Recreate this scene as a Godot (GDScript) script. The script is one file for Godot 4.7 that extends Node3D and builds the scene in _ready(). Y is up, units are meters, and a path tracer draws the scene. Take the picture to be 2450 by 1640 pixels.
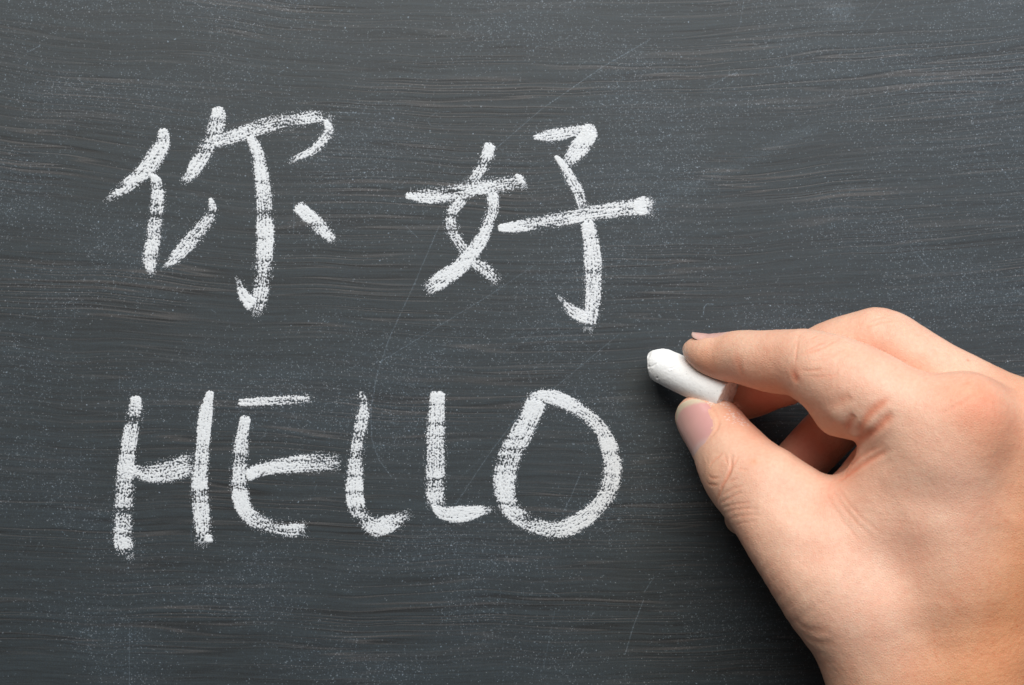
extends Node3D
# A hand writing on a chalkboard, close up. Everything is laid out in millimetres (board face at z = 0, y up, camera on +z) and written to meshes in metres.
const MM := 0.001
const CELL := 0.75

var rng := RandomNumberGenerator.new()
var board: Node3D

func _ready() -> void:
	# camera, air and light
	var cam := Camera3D.new()
	cam.name = "camera"
	cam.position = Vector3(0, 0, 0.6)
	cam.fov = 18.26
	cam.near = 0.05
	cam.far = 20.0
	var optics := CameraAttributesPhysical.new()
	optics.frustum_focal_length = 74.66
	optics.frustum_near = 0.05
	optics.frustum_far = 20.0
	optics.frustum_focus_distance = 0.588
	optics.exposure_aperture = 20.0
	cam.attributes = optics
	add_child(cam)
	var env := Environment.new()
	env.background_mode = Environment.BG_COLOR
	env.background_color = Color(0.50, 0.505, 0.51)
	env.background_energy_multiplier = 0.31
	env.tonemap_mode = Environment.TONE_MAPPER_LINEAR
	env.tonemap_exposure = 1.0
	env.sdfgi_enabled = true
	env.ssao_enabled = true
	env.ssil_enabled = true
	var we := WorldEnvironment.new()
	we.name = "world"
	we.environment = env
	add_child(we)
	area("window_light", Vector3(0.08, 1.08, 1.16), Vector3(0.03, -0.02, 0), Vector2(1.3, 0.85), 3.6, Color(1.0, 0.99, 0.972))
	area("far_window_light", Vector3(1.15, 0.75, 1.1), Vector3(0.1, 0.05, 0), Vector2(0.8, 0.9), 0.9, Color(0.72, 0.85, 1.0))
	rng.seed = 7
	make_board()
	make_writing()
	make_chalk()
	make_hand()


func area(called: String, at: Vector3, aim: Vector3, size: Vector2, energy: float, tint: Color) -> void:
	var l := AreaLight3D.new()
	l.name = called
	l.area_size = size
	l.light_energy = energy
	l.light_color = tint
	l.shadow_enabled = true
	add_child(l)
	l.look_at_from_position(at, aim)


func thing(called: String, label: String, category: String, at := Vector3.ZERO) -> Node3D:
	var o := Node3D.new()
	o.name = called
	o.position = at
	o.set_meta("label", label)
	o.set_meta("category", category)
	add_child(o, true)
	return o


func numbered(called: String, parent: Node) -> String:
	if not parent.has_node(called):
		return called
	var n := 1
	while parent.has_node("%s_%03d" % [called, n]):
		n += 1
	return "%s_%03d" % [called, n]


func put(called: String, mesh: Mesh, m: Material, parent: Node) -> MeshInstance3D:
	var o := MeshInstance3D.new()
	o.name = numbered(called, parent)
	o.mesh = mesh
	o.material_override = m
	parent.add_child(o, true)
	return o


func noise(seed_: int, freq: float, octaves := 1, kind := FastNoiseLite.TYPE_SIMPLEX_SMOOTH) -> FastNoiseLite:
	var n := FastNoiseLite.new()
	n.seed = seed_
	n.noise_type = kind
	n.frequency = freq
	n.fractal_type = FastNoiseLite.FRACTAL_FBM if octaves > 1 else FastNoiseLite.FRACTAL_NONE
	n.fractal_octaves = octaves
	return n


func array_mesh(v: PackedVector3Array, n: PackedVector3Array, c: PackedColorArray, idx: PackedInt32Array, uv := PackedVector2Array()) -> ArrayMesh:
	var a := []
	a.resize(Mesh.ARRAY_MAX)
	a[Mesh.ARRAY_VERTEX] = v
	a[Mesh.ARRAY_NORMAL] = n
	if c.size():
		a[Mesh.ARRAY_COLOR] = c
	if uv.size():
		a[Mesh.ARRAY_TEX_UV] = uv
	a[Mesh.ARRAY_INDEX] = idx
	var m := ArrayMesh.new()
	m.add_surface_from_arrays(Mesh.PRIMITIVE_TRIANGLES, a)
	return m


static func catmull(p: Array, i: int, t: float) -> Array:
	# value of a Catmull-Rom spline through arrays of numbers, between points i and i + 1
	var n := p.size()
	var b: Array = p[i]
	var c: Array = p[i + 1]
	var out := []
	for k in b.size():
		var av: float = p[i - 1][k] if i > 0 else 2.0 * b[k] - c[k]
		var dv: float = p[i + 2][k] if i + 2 < n else 2.0 * c[k] - b[k]
		var bv: float = b[k]
		var cv: float = c[k]
		out.append(0.5 * (2.0 * bv + (cv - av) * t + (2.0 * av - 5.0 * bv + 4.0 * cv - dv) * t * t + (3.0 * bv - av - 3.0 * cv + dv) * t * t * t))
	return out


# ------------------------------------------------------------------ chalkboard
const TW := 2048
const TH := 1370
const TILE := Vector2(300.0, 200.68)   # millimetres covered by the paint picture
var rows := []
var ridge_rows := []
var grain_a: FastNoiseLite
var grain_b: FastNoiseLite
var grain_c: FastNoiseLite
var haze_n: FastNoiseLite
var mottle_n: FastNoiseLite
var brush_n: FastNoiseLite

func board_row(j: int) -> void:
	var out := PackedByteArray()
	out.resize(TW * 3)
	var ridges := PackedByteArray()
	ridges.resize(TW)
	var y := float(j) / TH * TILE.y
	var arch := lerpf(11.0, 1.5, y / TILE.y)
	var k := 0
	var grit := RandomNumberGenerator.new()
	grit.seed = j + 1000
	for i in TW:
		var x := float(i) / TW * TILE.x
		var yy := y - arch * sin(PI * x / TILE.x * 0.95) + 2.2 * haze_n.get_noise_2d(x * 0.7, y * 0.8 + 300.0)
		var g := grain_a.get_noise_2d(x * 0.025, yy)
		var g2 := grain_b.get_noise_2d(x * 0.02, yy)
		var g3 := grain_c.get_noise_2d(x * 0.06, yy)
		var fine := mottle_n.get_noise_2d(x * 1.6, y * 3.0)
		var h := clampf(0.5 + 1.1 * haze_n.get_noise_2d(x, y * 1.6), 0.0, 1.0)
		var brush := brush_n.get_noise_2d(x, y * 0.05)
		var here := clampf(0.6 + 1.8 * haze_n.get_noise_2d(x * 0.7 + 90.0, y * 2.0), 0.28, 1.0)
		var ph := yy / 4.3 + 2.2 * g2 + 0.5 * grain_b.get_noise_2d(x * 0.06 + 70.0, yy * 2.3)
		var fr := ph - floorf(ph)
		var own := 0.35 + 0.65 * absf(sin(floorf(ph) * 12.9898))
		var brown := exp(-pow((fr - 0.55) / 0.10, 2.0)) * here * own
		var dark := exp(-pow((fr - 0.36) / 0.14, 2.0)) * here * own
		var tone := 0.7 + 0.8 * grit.randf() * grit.randf() + 0.2 * grit.randf() + 0.32 * g + 0.34 * g3 + 0.20 * fine + 0.05 * brush - 0.72 * dark
		var hue := grit.randf() - 0.5
		var r := 0.0160 * tone * (1.0 - 0.2 * hue)
		var gg := 0.0240 * tone
		var b := 0.0280 * tone * (1.0 + 0.3 * hue)
		r = lerpf(r, 0.078 * tone, brown * 0.66)
		gg = lerpf(gg, 0.067 * tone, brown * 0.66)
		b = lerpf(b, 0.061 * tone, brown * 0.66)
		var dust := h * h * (0.6 + 0.8 * maxf(fine, -0.5))
		r += 0.004 * dust
		gg += 0.0065 * dust
		b += 0.0100 * dust
		r = maxf(r, 0.002)
		gg = maxf(gg, 0.003)
		b = maxf(b, 0.003)
		out[k] = int(255.0 * to_srgb(r))
		out[k + 1] = int(255.0 * to_srgb(gg))
		out[k + 2] = int(255.0 * to_srgb(b))
		ridges[i] = int(clampf(127.0 + 95.0 * brown - 95.0 * dark + 40.0 * g + 14.0 * g3 + 10.0 * fine, 0.0, 255.0))
		k += 3
	rows[j] = out
	ridge_rows[j] = ridges


static func to_srgb(x: float) -> float:
	return 12.92 * x if x < 0.0031308 else 1.055 * pow(x, 0.41667) - 0.055


var paint := PackedByteArray()

func dab(x: float, y: float, a: float, tint := Vector3(0.72, 0.78, 0.84)) -> void:
	# a soft speck about one texel across
	var i := int(floor(x))
	var j := int(floor(y))
	var fx := x - i
	var fy := y - j
	for dj in 2:
		for di in 2:
			var u := i + di
			var v := j + dj
			if u < 0 or v < 0 or u >= TW or v >= TH:
				continue
			var w := a * (fx if di else 1.0 - fx) * (fy if dj else 1.0 - fy)
			var k := (v * TW + u) * 3
			paint[k] = int(lerpf(paint[k], 255.0 * tint.x, w))
			paint[k + 1] = int(lerpf(paint[k + 1], 255.0 * tint.y, w))
			paint[k + 2] = int(lerpf(paint[k + 2], 255.0 * tint.z, w))


func scratch(strength: float, wide: float, pts: Array) -> void:
	# pts are millimetres on the board, x to the right and y up from the middle
	var s := TW / TILE.x
	for i in pts.size() - 1:
		var a: Vector2 = pts[i]
		var b: Vector2 = pts[i + 1]
		var steps := int((b - a).length() * s * 1.3) + 1
		for k in steps:
			var p: Vector2 = a.lerp(b, float(k) / steps)
			var n := mottle_n.get_noise_2d(p.x * 1.5, p.y * 1.5)
			var reps := 1 + int(wide * 3.0)
			for r in reps:
				var q := p + Vector2(rng.randfn(0.0, 0.05 + wide * 0.35), rng.randfn(0.0, 0.05 + wide * 0.35))
				dab((q.x + TILE.x * 0.5) * s, (TILE.y * 0.5 - q.y) * s, minf(0.9, strength * 1.6) * clampf(0.65 + 0.7 * n, 0.1, 1.0) * rng.randf_range(0.5, 1.0))


func make_board() -> void:
	grain_a = noise(11, 0.42, 2)
	grain_b = noise(12, 0.17, 2)
	grain_c = noise(13, 1.3, 2)
	haze_n = noise(14, 0.016, 3)
	mottle_n = noise(15, 0.9, 2)
	brush_n = noise(16, 1.3, 2)
	rows.resize(TH)
	ridge_rows.resize(TH)
	for j in TH:
		board_row(j)
	for r in rows:
		paint.append_array(r)
	var raised := PackedByteArray()
	for r in ridge_rows:
		raised.append_array(r)
	ridge_rows.clear()
	rows.clear()
	# chalk dust: specks whose density drifts over the board and follows the grain
	for n in 480000:
		var x := rng.randf() * TW
		var y := rng.randf() * TH
		var mx := x / TW * TILE.x
		var my := y / TH * TILE.y
		var yy := my - lerpf(11.0, 1.5, my / TILE.y) * sin(PI * mx / TILE.x * 0.95)
		var keep := 0.40 + 0.22 * (x / TW - y / TH) + 0.9 * haze_n.get_noise_2d(mx, my * 1.6) + 0.5 * grain_c.get_noise_2d(mx * 0.15, yy)
		if rng.randf() > keep:
			continue
		var a := 0.09 + 0.85 * pow(rng.randf(), 5.0)
		var tint := Vector3(0.66, 0.74, 0.80).lerp(Vector3(0.82, 0.80, 0.80), rng.randf())
		dab(x, y, a, tint)
		if a > 0.35:
			dab(x + rng.randfn(0, 0.5), y + rng.randfn(0, 0.5), a * 0.8, tint)
	for n in 260:
		var x := rng.randf() * TW
		var y := rng.randf() * TH
		for k in rng.randi_range(3, 9):
			dab(x + rng.randfn(0, 0.7), y + rng.randfn(0, 0.6), rng.randf_range(0.3, 0.85))
	# smudges
	for n in 2600:
		var q := Vector2(rng.randfn(2010, 30), rng.randfn(25, 22))
		dab(q.x / 2450.0 * 1966.0 + 41.0, q.y / 1640.0 * 1316.0 + 27.0, 0.15)
	for n in 5200:
		var t := rng.randf()
		var q := Vector2(lerpf(1540, 1960, t), lerpf(500, 300, t)) + Vector2(rng.randfn(0, 12), rng.randfn(0, 9))
		dab(q.x / 2450.0 * 1966.0 + 41.0, q.y / 1640.0 * 1316.0 + 27.0, 0.11)
	for n in 160:
		var a := Vector2(rng.randf_range(-150, 150), rng.randf_range(-100, 100))
		scratch(rng.randf_range(0.08, 0.3), 0.0, [a, a + Vector2(rng.randfn(0, 1.2), rng.randfn(0, 1.4))])
	scratch(.45, .02, [Vector2(38.7, 85.3), Vector2(25.3, 77.6), Vector2(8, 65.6), Vector2(-5.3, 54.1)])
	scratch(.42, .06, [Vector2(-20.6, 32.9), Vector2(-27.6, 16.5), Vector2(-34.7, 1.2), Vector2(-38.2, -9.4), Vector2(-39.8, -18.8), Vector2(-39.6, -27), Vector2(-37.6, -32.9), Vector2(-34.1, -37.6)])
	scratch(.36, .06, [Vector2(5.3, 21.2), Vector2(-5.3, 14.1), Vector2(-26.4, 1.2), Vector2(-37.6, -5.6)])
	scratch(.6, .15, [Vector2(63.5, 76.2), Vector2(60.5, 75), Vector2(58.4, 73.8)])
	scratch(.35, .05, [Vector2(58.4, 73.8), Vector2(55.2, 71.9)])
	scratch(.8, .02, [Vector2(53.8, 8), Vector2(54, 10), Vector2(54.9, 11), Vector2(56.8, 10.8)])
	scratch(.5, .05, [Vector2(37, -72.3), Vector2(34.1, -79.9), Vector2(31.7, -87.9)])
	scratch(.35, 0, [Vector2(40, -65.8), Vector2(37, -70.5)])
	scratch(.4, 0, [Vector2(19.4, -36.4), Vector2(16.5, -43.5), Vector2(14.1, -48)])
	scratch(.35, 0, [Vector2(112, 27.3), Vector2(118.7, 19.4)])
	scratch(.25, .05, [Vector2(133.4, 54.1), Vector2(139.3, 47), Vector2(144, 40.6)])
	scratch(.3, 0, [Vector2(-107.8, -81.1), Vector2(-107.8, -96.4)])
	scratch(.34, .03, [Vector2(30, 2.4), Vector2(15.9, -9.4), Vector2(.2, -22.3), Vector2(-7.6, -32.9), Vector2(-16.1, -45.8)])
	scratch(.3, 0, [Vector2(-17.6, 65.2), Vector2(-21.7, 64.7), Vector2(-24.1, 62.9), Vector2(-22.9, 61.1), Vector2(-19.4, 61.1)])
	scratch(.55, .03, [Vector2(-136.4, 81.9), Vector2(-132.8, 83.7)])
	scratch(.35, 0, [Vector2(-61.5, 41.1), Vector2(-61.5, 31)])
	scratch(.3, 0, [Vector2(-30, 32.9), Vector2(-26.4, 29.4)])
	scratch(.3, 0, [Vector2(-110.6, -9.4), Vector2(-110.6, -14.1)])
	scratch(.4, 0, [Vector2(-51.1, 65), Vector2(-37, 64.4)])
	scratch(.15, .3, [Vector2(2.9, -18.8), Vector2(-4.1, -28.2), Vector2(-19.4, -42.3)])
	scratch(.2, .1, [Vector2(-68.8, -25.3), Vector2(-73.5, -29.4), Vector2(-80.5, -36.4)])
	scratch(.3, 0, [Vector2(9.4, -69.4), Vector2(14.1, -71.9)])
	scratch(.22, 0, [Vector2(12.1, -74.6), Vector2(8.8, -91.7)])
	scratch(.35, 0, [Vector2(65.2, 96.4), Vector2(64.1, 89.3), Vector2(62.9, 87.6)])
	scratch(.3, 0, [Vector2(104, 96.4), Vector2(95.8, 85.8)])
	var img := Image.create_from_data(TW, TH, false, Image.FORMAT_RGB8, paint)
	paint = PackedByteArray()
	var m := StandardMaterial3D.new()
	m.resource_name = "blackboard_paint"
	m.albedo_texture = ImageTexture.create_from_image(img)
	m.heightmap_enabled = true
	m.heightmap_texture = ImageTexture.create_from_image(Image.create_from_data(TW, TH, false, Image.FORMAT_L8, raised))
	m.heightmap_scale = 0.0042
	m.roughness = 0.55
	m.metallic_specular = 0.64
	board = thing("chalkboard", "dark grey wood-grained chalkboard covered with dusty specks and white chalk writing", "chalkboard")
	# the front is one tile of the paint in the middle, mirrored in the tiles round it; then edges and back
	var v := PackedVector3Array()
	var n := PackedVector3Array()
	var uv := PackedVector2Array()
	var idx := PackedInt32Array()
	for tj in range(-1, 2):
		for ti in range(-1, 2):
			var o := v.size()
			for c in [Vector2(0, 0), Vector2(1, 0), Vector2(1, 1), Vector2(0, 1)]:
				v.append(Vector3((ti - 0.5 + c.x) * TILE.x, (0.5 - tj - c.y) * TILE.y, 0) * MM)
				n.append(Vector3.BACK)
				uv.append(Vector2(1.0 - c.x if ti % 2 else c.x, 1.0 - c.y if tj % 2 else c.y))
			idx.append_array([o, o + 1, o + 2, o, o + 2, o + 3])
	put("panel", array_mesh(v, n, PackedColorArray(), idx, uv), m, board)
	var core := BoxMesh.new()
	core.size = Vector3(TILE.x * 3.0, TILE.y * 3.0, 11.0) * MM
	var wood := StandardMaterial3D.new()
	wood.albedo_color = Color(0.30, 0.27, 0.25)
	wood.roughness = 0.7
	put("backing", core, wood, board).position.z = -5.9 * MM


# ------------------------------------------------------------------ chalk writing: a thin crust of real chalk with gaps, relief and crumbs
const GRID := 0.13
var chalk_white: StandardMaterial3D
var streak_n: FastNoiseLite
var band_n: FastNoiseLite
var crumb_n: FastNoiseLite
var stroke_count := 0

func written(called: String, label: String) -> Node3D:
	var o := Node3D.new()
	o.name = numbered(called, board)
	o.set_meta("label", label)
	board.add_child(o, true)
	return o


func stroke(parent: Node3D, dry: float, pts: Array) -> void:
	stroke_count += 1
	var path := []
	for p in pts:
		path.append([p.x, p.y, p.z])
	var line := PackedVector3Array()
	for i in path.size() - 1:
		var steps := maxi(2, int(Vector2(path[i + 1][0] - path[i][0], path[i + 1][1] - path[i][1]).length() / 0.45))
		for k in steps:
			var q := catmull(path, i, float(k) / steps)
			line.append(Vector3(q[0], q[1], maxf(q[2] * 1.22, 0.2)))
	var last: Array = path[-1]
	line.append(Vector3(last[0], last[1], last[2] * 1.22))
	var lo := Vector2(1e6, 1e6)
	var hi := -lo
	for p in line:
		lo = lo.min(Vector2(p.x - p.z * 1.3 - 0.8, p.y - p.z * 1.3 - 0.8))
		hi = hi.max(Vector2(p.x + p.z * 1.3 + 0.8, p.y + p.z * 1.3 + 0.8))
	var w := int((hi.x - lo.x) / GRID) + 2
	var h := int((hi.y - lo.y) / GRID) + 2
	var best := PackedFloat32Array()
	best.resize(w * h)
	best.fill(9.0)
	var side := PackedFloat32Array()
	side.resize(w * h)
	var along := PackedFloat32Array()
	along.resize(w * h)
	var run := 0.0
	for i in line.size() - 1:
		var a := Vector2(line[i].x, line[i].y)
		var b := Vector2(line[i + 1].x, line[i + 1].y)
		var ab := b - a
		var ln := maxf(ab.length(), 1e-4)
		var dirn := ab / ln
		var reach := maxf(line[i].z, line[i + 1].z) * 1.3 + 0.7
		var i0 := maxi(0, int((minf(a.x, b.x) - reach - lo.x) / GRID))
		var i1 := mini(w - 1, int((maxf(a.x, b.x) + reach - lo.x) / GRID) + 1)
		var j0 := maxi(0, int((minf(a.y, b.y) - reach - lo.y) / GRID))
		var j1 := mini(h - 1, int((maxf(a.y, b.y) + reach - lo.y) / GRID) + 1)
		for j in range(j0, j1 + 1):
			for k in range(i0, i1 + 1):
				var q := Vector2(lo.x + k * GRID, lo.y + j * GRID) - a
				var s := q.dot(dirn)
				if s < -0.9 or s > ln + 0.8:
					continue
				var cs := clampf(s, 0.0, ln)
				var off := q - dirn * cs
				var width := lerpf(line[i].z, line[i + 1].z, cs / ln)
				var e := off.length() / width
				var at := j * w + k
				if e < best[at]:
					best[at] = e
					side[at] = dirn.cross(q)
					along[at] = run + s
		run += ln
	var cover := PackedFloat32Array()
	cover.resize(w * h)
	var shift := stroke_count * 37.0
	for j in h:
		for k in w:
			var at := j * w + k
			var e := best[at]
			if e > 1.45:
				cover[at] = -1.0
				continue
			var x := lo.x + k * GRID
			var y := lo.y + j * GRID
			var s := along[at]
			var c := 0.60 - dry * 0.95
			c += 0.62 * streak_n.get_noise_2d(side[at] * 2.3 + shift, s * 0.07)
			c += 0.10 - 1.4 * maxf(0.0, -band_n.get_noise_2d(x * 0.12 + shift * 0.02, y) - 0.06)
			c += 1.15 * crumb_n.get_noise_2d(x, y) + 0.35 * crumb_n.get_noise_2d(x * 2.7 + 40.0, y * 2.7)
			c -= 1.0 * pow(e, 6.0)
			c += 0.55 * streak_n.get_noise_2d(s * 0.06 + shift * 3.0, 400.0) + 0.62 * clampf(1.0 - s / 3.6, 0.0, 1.0) * (1.0 - dry)
			c -= 0.75 * clampf(1.0 - (run - s) / 2.6, 0.0, 1.0) * clampf(run / 6.0, 0.0, 1.0)
			c -= 1.1 * clampf(-s / 0.8, 0.0, 1.0) + 1.2 * clampf((s - run) / 0.7, 0.0, 1.0)
			cover[at] = c
	var id := PackedInt32Array()
	id.resize(w * h)
	id.fill(-1)
	var v := PackedVector3Array()
	var col := PackedColorArray()
	var quads := PackedInt32Array()
	for j in h - 1:
		for k in w - 1:
			var at := j * w + k
			if maxf(maxf(cover[at], cover[at + 1]), maxf(cover[at + w], cover[at + w + 1])) <= 0.0:
				continue
			for corner in [at, at + 1, at + w + 1, at + w]:
				if id[corner] < 0:
					id[corner] = v.size()
					var c := cover[corner]
					var x: float = lo.x + (corner % w) * GRID
					var y: float = lo.y + (corner / w) * GRID
					var start := clampf(1.0 - along[corner] / 2.5, 0.0, 1.0)
					var z := -0.03 if c <= 0.0 else 0.03 + 0.07 * minf(c, 1.0) + 0.08 * start * minf(c, 1.0) + 0.025 * crumb_n.get_noise_2d(x * 1.7 + 50.0, y * 1.7)
					v.append(Vector3(x, y, z))
					var f := clampf(c * 3.0, 0.0, 1.0)
					f = f * f * (3.0 - 2.0 * f)
					var g := lerpf(0.34, 0.76, f) * (1.0 + 0.08 * crumb_n.get_noise_2d(x * 0.6, y * 0.6))
					col.append(Color(g * 0.985, g, g * lerpf(1.06, 1.0, f)))
			quads.append_array([id[at], id[at + 1], id[at + w + 1], id[at + w]])
	# loose crumbs and dust beside the stroke and flung past its end
	for i in int(run * 5.0) + 70:
		var on := line.size() - 1 if i >= int(run * 5.0) else rng.randi_range(0, line.size() - 2)
		var o := Vector2(line[on].x, line[on].y)
		var f := Vector2(line[mini(on + 1, line.size() - 1)].x, line[mini(on + 1, line.size() - 1)].y) - Vector2(line[maxi(on - 1, 0)].x, line[maxi(on - 1, 0)].y)
		f = f.normalized()
		var r := rng.randf_range(0.04, 0.10) + 0.10 * pow(rng.randf(), 6.0)
		var q := o + f.orthogonal() * (1.0 if rng.randf() < 0.5 else -1.0) * (line[on].z * 0.93 + absf(rng.randfn(0.0, 0.45)))
		if i >= int(run * 5.0):
			q = o + f.orthogonal() * line[on].z * rng.randf_range(-1.15, 1.15) + f * (absf(rng.randfn(0.0, 0.9)) - 0.8)
		var b := v.size()
		var turn := rng.randf() * TAU
		for k in 4:
			v.append(Vector3(q.x + r * cos(turn + k * PI * 0.5) * rng.randf_range(0.6, 1.3), q.y + r * sin(turn + k * PI * 0.5) * rng.randf_range(0.6, 1.3), 0.025 + 0.4 * r * float(k % 2)))
			var g := rng.randf_range(0.42, 0.70)
			col.append(Color(g * 0.97, g, g * 1.03))
		quads.append_array([b, b + 1, b + 2, b + 3])
	var nor := quad_normals(v, quads)
	var idx := PackedInt32Array()
	idx.resize(quads.size() / 4 * 6)
	for q in quads.size() / 4:
		idx[q * 6] = quads[q * 4]
		idx[q * 6 + 1] = quads[q * 4 + 2]
		idx[q * 6 + 2] = quads[q * 4 + 1]
		idx[q * 6 + 3] = quads[q * 4]
		idx[q * 6 + 4] = quads[q * 4 + 3]
		idx[q * 6 + 5] = quads[q * 4 + 2]
	for i in v.size():
		v[i] *= MM
	if v.size():
		put("stroke", array_mesh(v, nor, col, idx), chalk_white, parent)


func make_writing() -> void:
	chalk_white = StandardMaterial3D.new()
	chalk_white.resource_name = "chalk"
	chalk_white.vertex_color_use_as_albedo = true
	chalk_white.roughness = 0.95
	chalk_white.metallic_specular = 0.2
	streak_n = noise(21, 1.0, 2)
	band_n = noise(22, 0.26, 4)
	crumb_n = noise(23, 1.25, 3)
	var you_character := written("chinese_character", "left Chinese character of the chalk greeting, the wider one")
	stroke(you_character, .06, [Vector3(-98.2, 59.5, 1.06), Vector3(-98.5, 55.8, 1.88), Vector3(-101.2, 51.3, 2.12), Vector3(-104, 47.7, 1.88), Vector3(-109.2, 43.6, 1.41), Vector3(-113.7, 40.3, .59)])
	stroke(you_character, .2, [Vector3(-101.2, 47, .59), Vector3(-99.9, 44.6, 1.41), Vector3(-99.7, 40.3, 1.65), Vector3(-100.4, 34.4, 1.76), Vector3(-101.1, 28.6, 1.76), Vector3(-101.9, 24.3, 1.76), Vector3(-101.6, 19.7, 1.06)])
	stroke(you_character, .2, [Vector3(-82.9, 65.8, 1.29), Vector3(-82.8, 62.2, 2), Vector3(-84.4, 58, 2), Vector3(-86.5, 53.7, 1.88), Vector3(-89, 49.5, 1.76), Vector3(-92.2, 45.5, .94)])
	stroke(you_character, .42, [Vector3(-83.9, 56.7, 1.65), Vector3(-78.5, 58, 1.76), Vector3(-72.2, 60.2, 1.88), Vector3(-65.9, 61.9, 1.88), Vector3(-59.6, 62.8, 1.76), Vector3(-54.2, 63.6, 1.29), Vector3(-51.1, 62.8, .94)])
	stroke(you_character, .15, [Vector3(-52.3, 62.3, .59), Vector3(-51.5, 59.6, 1.18), Vector3(-53.4, 56.7, 1.18), Vector3(-56.3, 54, 1.06), Vector3(-61.9, 51.3, .59)])
	stroke(you_character, .2, [Vector3(-73.7, 57.7, .94), Vector3(-71.8, 53.7, 1.53), Vector3(-70.8, 48.7, 1.65), Vector3(-69.9, 42, 1.88), Vector3(-69.5, 34.8, 2.12), Vector3(-69.5, 28.6, 2.12), Vector3(-69.9, 22.2, 2.12), Vector3(-70.5, 16.3, 2), Vector3(-71.4, 10.9, 1.88), Vector3(-72.1, 8.2, 1.18)])
	stroke(you_character, .1, [Vector3(-73.2, 10.9, 1.65), Vector3(-75.3, 13, 1.41), Vector3(-77.1, 17.4, .47)])
	stroke(you_character, .2, [Vector3(-84.9, 40.4, .47), Vector3(-84.4, 36.9, 1.18), Vector3(-86.9, 32.8, 1.65), Vector3(-91.1, 28.1, 1.88), Vector3(-94.2, 24.5, 1.53), Vector3(-97.4, 21.6, .47)])
	stroke(you_character, .15, [Vector3(-60.1, 38.2, 1.41), Vector3(-56.3, 34.8, 1.65), Vector3(-53.4, 31.9, 1.65), Vector3(-50.5, 28.9, 1.06)])
	var good_character := written("chinese_character", "right Chinese character of the chalk greeting, the narrower one")
	stroke(good_character, .2, [Vector3(-6.2, 55.4, 1.29), Vector3(-7.3, 51.5, 1.53), Vector3(-9.3, 48, 1.41), Vector3(-12.3, 44, 1.41)])
	stroke(good_character, .3, [Vector3(-14.2, 40, 1.29), Vector3(-17.2, 36.1, 1.41), Vector3(-16.8, 31.6, 1.29), Vector3(-14, 26.9, 1.29), Vector3(-10.8, 22.9, 1.29), Vector3(-7.6, 20.6, 1.65), Vector3(-4.2, 17.2, 1.18)])
	stroke(good_character, .15, [Vector3(-5.3, 41.5, 1.29), Vector3(-5.5, 37.3, 1.41), Vector3(-6.5, 34.1, 1.41), Vector3(-8.5, 29.3, 1.53), Vector3(-11.6, 24.6, 1.76), Vector3(-15.6, 20.6, 1.88), Vector3(-19.6, 17.8, 2), Vector3(-23.9, 15, 1.53)])
	stroke(good_character, .32, [Vector3(-29.5, 41.4, .82), Vector3(-22.8, 41.3, 1.88), Vector3(-14.8, 42.4, 2), Vector3(-6.8, 44, 2), Vector3(-.9, 45.1, 1.88), Vector3(3.4, 44.9, 1.41)])
	stroke(good_character, 0, [Vector3(1.3, 47, .47), Vector3(2.5, 45.8, .82), Vector3(3.6, 44, .59)])
	stroke(good_character, .2, [Vector3(6.5, 57.8, .59), Vector3(11, 58.3, 1.41), Vector3(16.2, 59.2, 1.41), Vector3(20.9, 59.8, 1.18), Vector3(22.6, 59, 1.41)])
	stroke(good_character, -.1, [Vector3(20.2, 59.6, 1.06), Vector3(21.7, 59.7, 1.53), Vector3(23, 58.3, 1.06)])
	stroke(good_character, .02, [Vector3(22.1, 59.4, 1.76), Vector3(20.2, 56.3, 2.12), Vector3(17.8, 53.7, 2.12), Vector3(15.6, 50.5, 1.18)])
	stroke(good_character, .15, [Vector3(12.5, 52.2, .47), Vector3(14.6, 49.6, .94), Vector3(16.6, 46, 1.29), Vector3(18.6, 42.4, 1.41), Vector3(20.3, 37.4, 1.29)])
	stroke(good_character, .12, [Vector3(21.3, 33.3, 1.53), Vector3(22.1, 28.9, 1.88), Vector3(22.8, 22.9, 2.12), Vector3(22.9, 16.9, 2.12), Vector3(22.6, 11, 2.12), Vector3(22.1, 7.1, 1.88), Vector3(21.5, 3.6, .94)])
	stroke(good_character, .12, [Vector3(20.9, 6.8, 1.41), Vector3(17.4, 8.6, 1.41), Vector3(13.4, 12.6, .35)])
	stroke(good_character, -.15, [Vector3(35.1, 37.7, 1.41), Vector3(37.6, 38.6, 2.23), Vector3(39.5, 38.2, 1.53)])
	stroke(good_character, .15, [Vector3(-3.3, 32.2, .82), Vector3(3.1, 32.9, 1.53), Vector3(11, 34.2, 1.65), Vector3(20.9, 36.1, 1.76), Vector3(30.9, 37.6, 2), Vector3(39.1, 38.4, 2.23)])
	var letter_h := written("letter", "chalk letter H")
	stroke(letter_h, .2, [Vector3(-105.9, -15.8, 1.29), Vector3(-106.1, -19.7, 1.76), Vector3(-107, -23.9, 1.76), Vector3(-107.9, -28.7, 1.88), Vector3(-108.7, -34.2, 2), Vector3(-108.9, -39.7, 2.12), Vector3(-109.4, -45.6, 2.12), Vector3(-109.6, -52.5, 2.23), Vector3(-109.2, -57.7, 2.12), Vector3(-107.3, -60.4, .94)])
	stroke(letter_h, .08, [Vector3(-85, -14.3, .82), Vector3(-86.2, -19.7, 1.65), Vector3(-86.9, -26.7, 1.65), Vector3(-87.5, -33.5, 1.76), Vector3(-87.8, -40.4, 2), Vector3(-87.5, -47.4, 2), Vector3(-87.1, -52.5, 2), Vector3(-87.6, -56.8, 1.29)])
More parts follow.
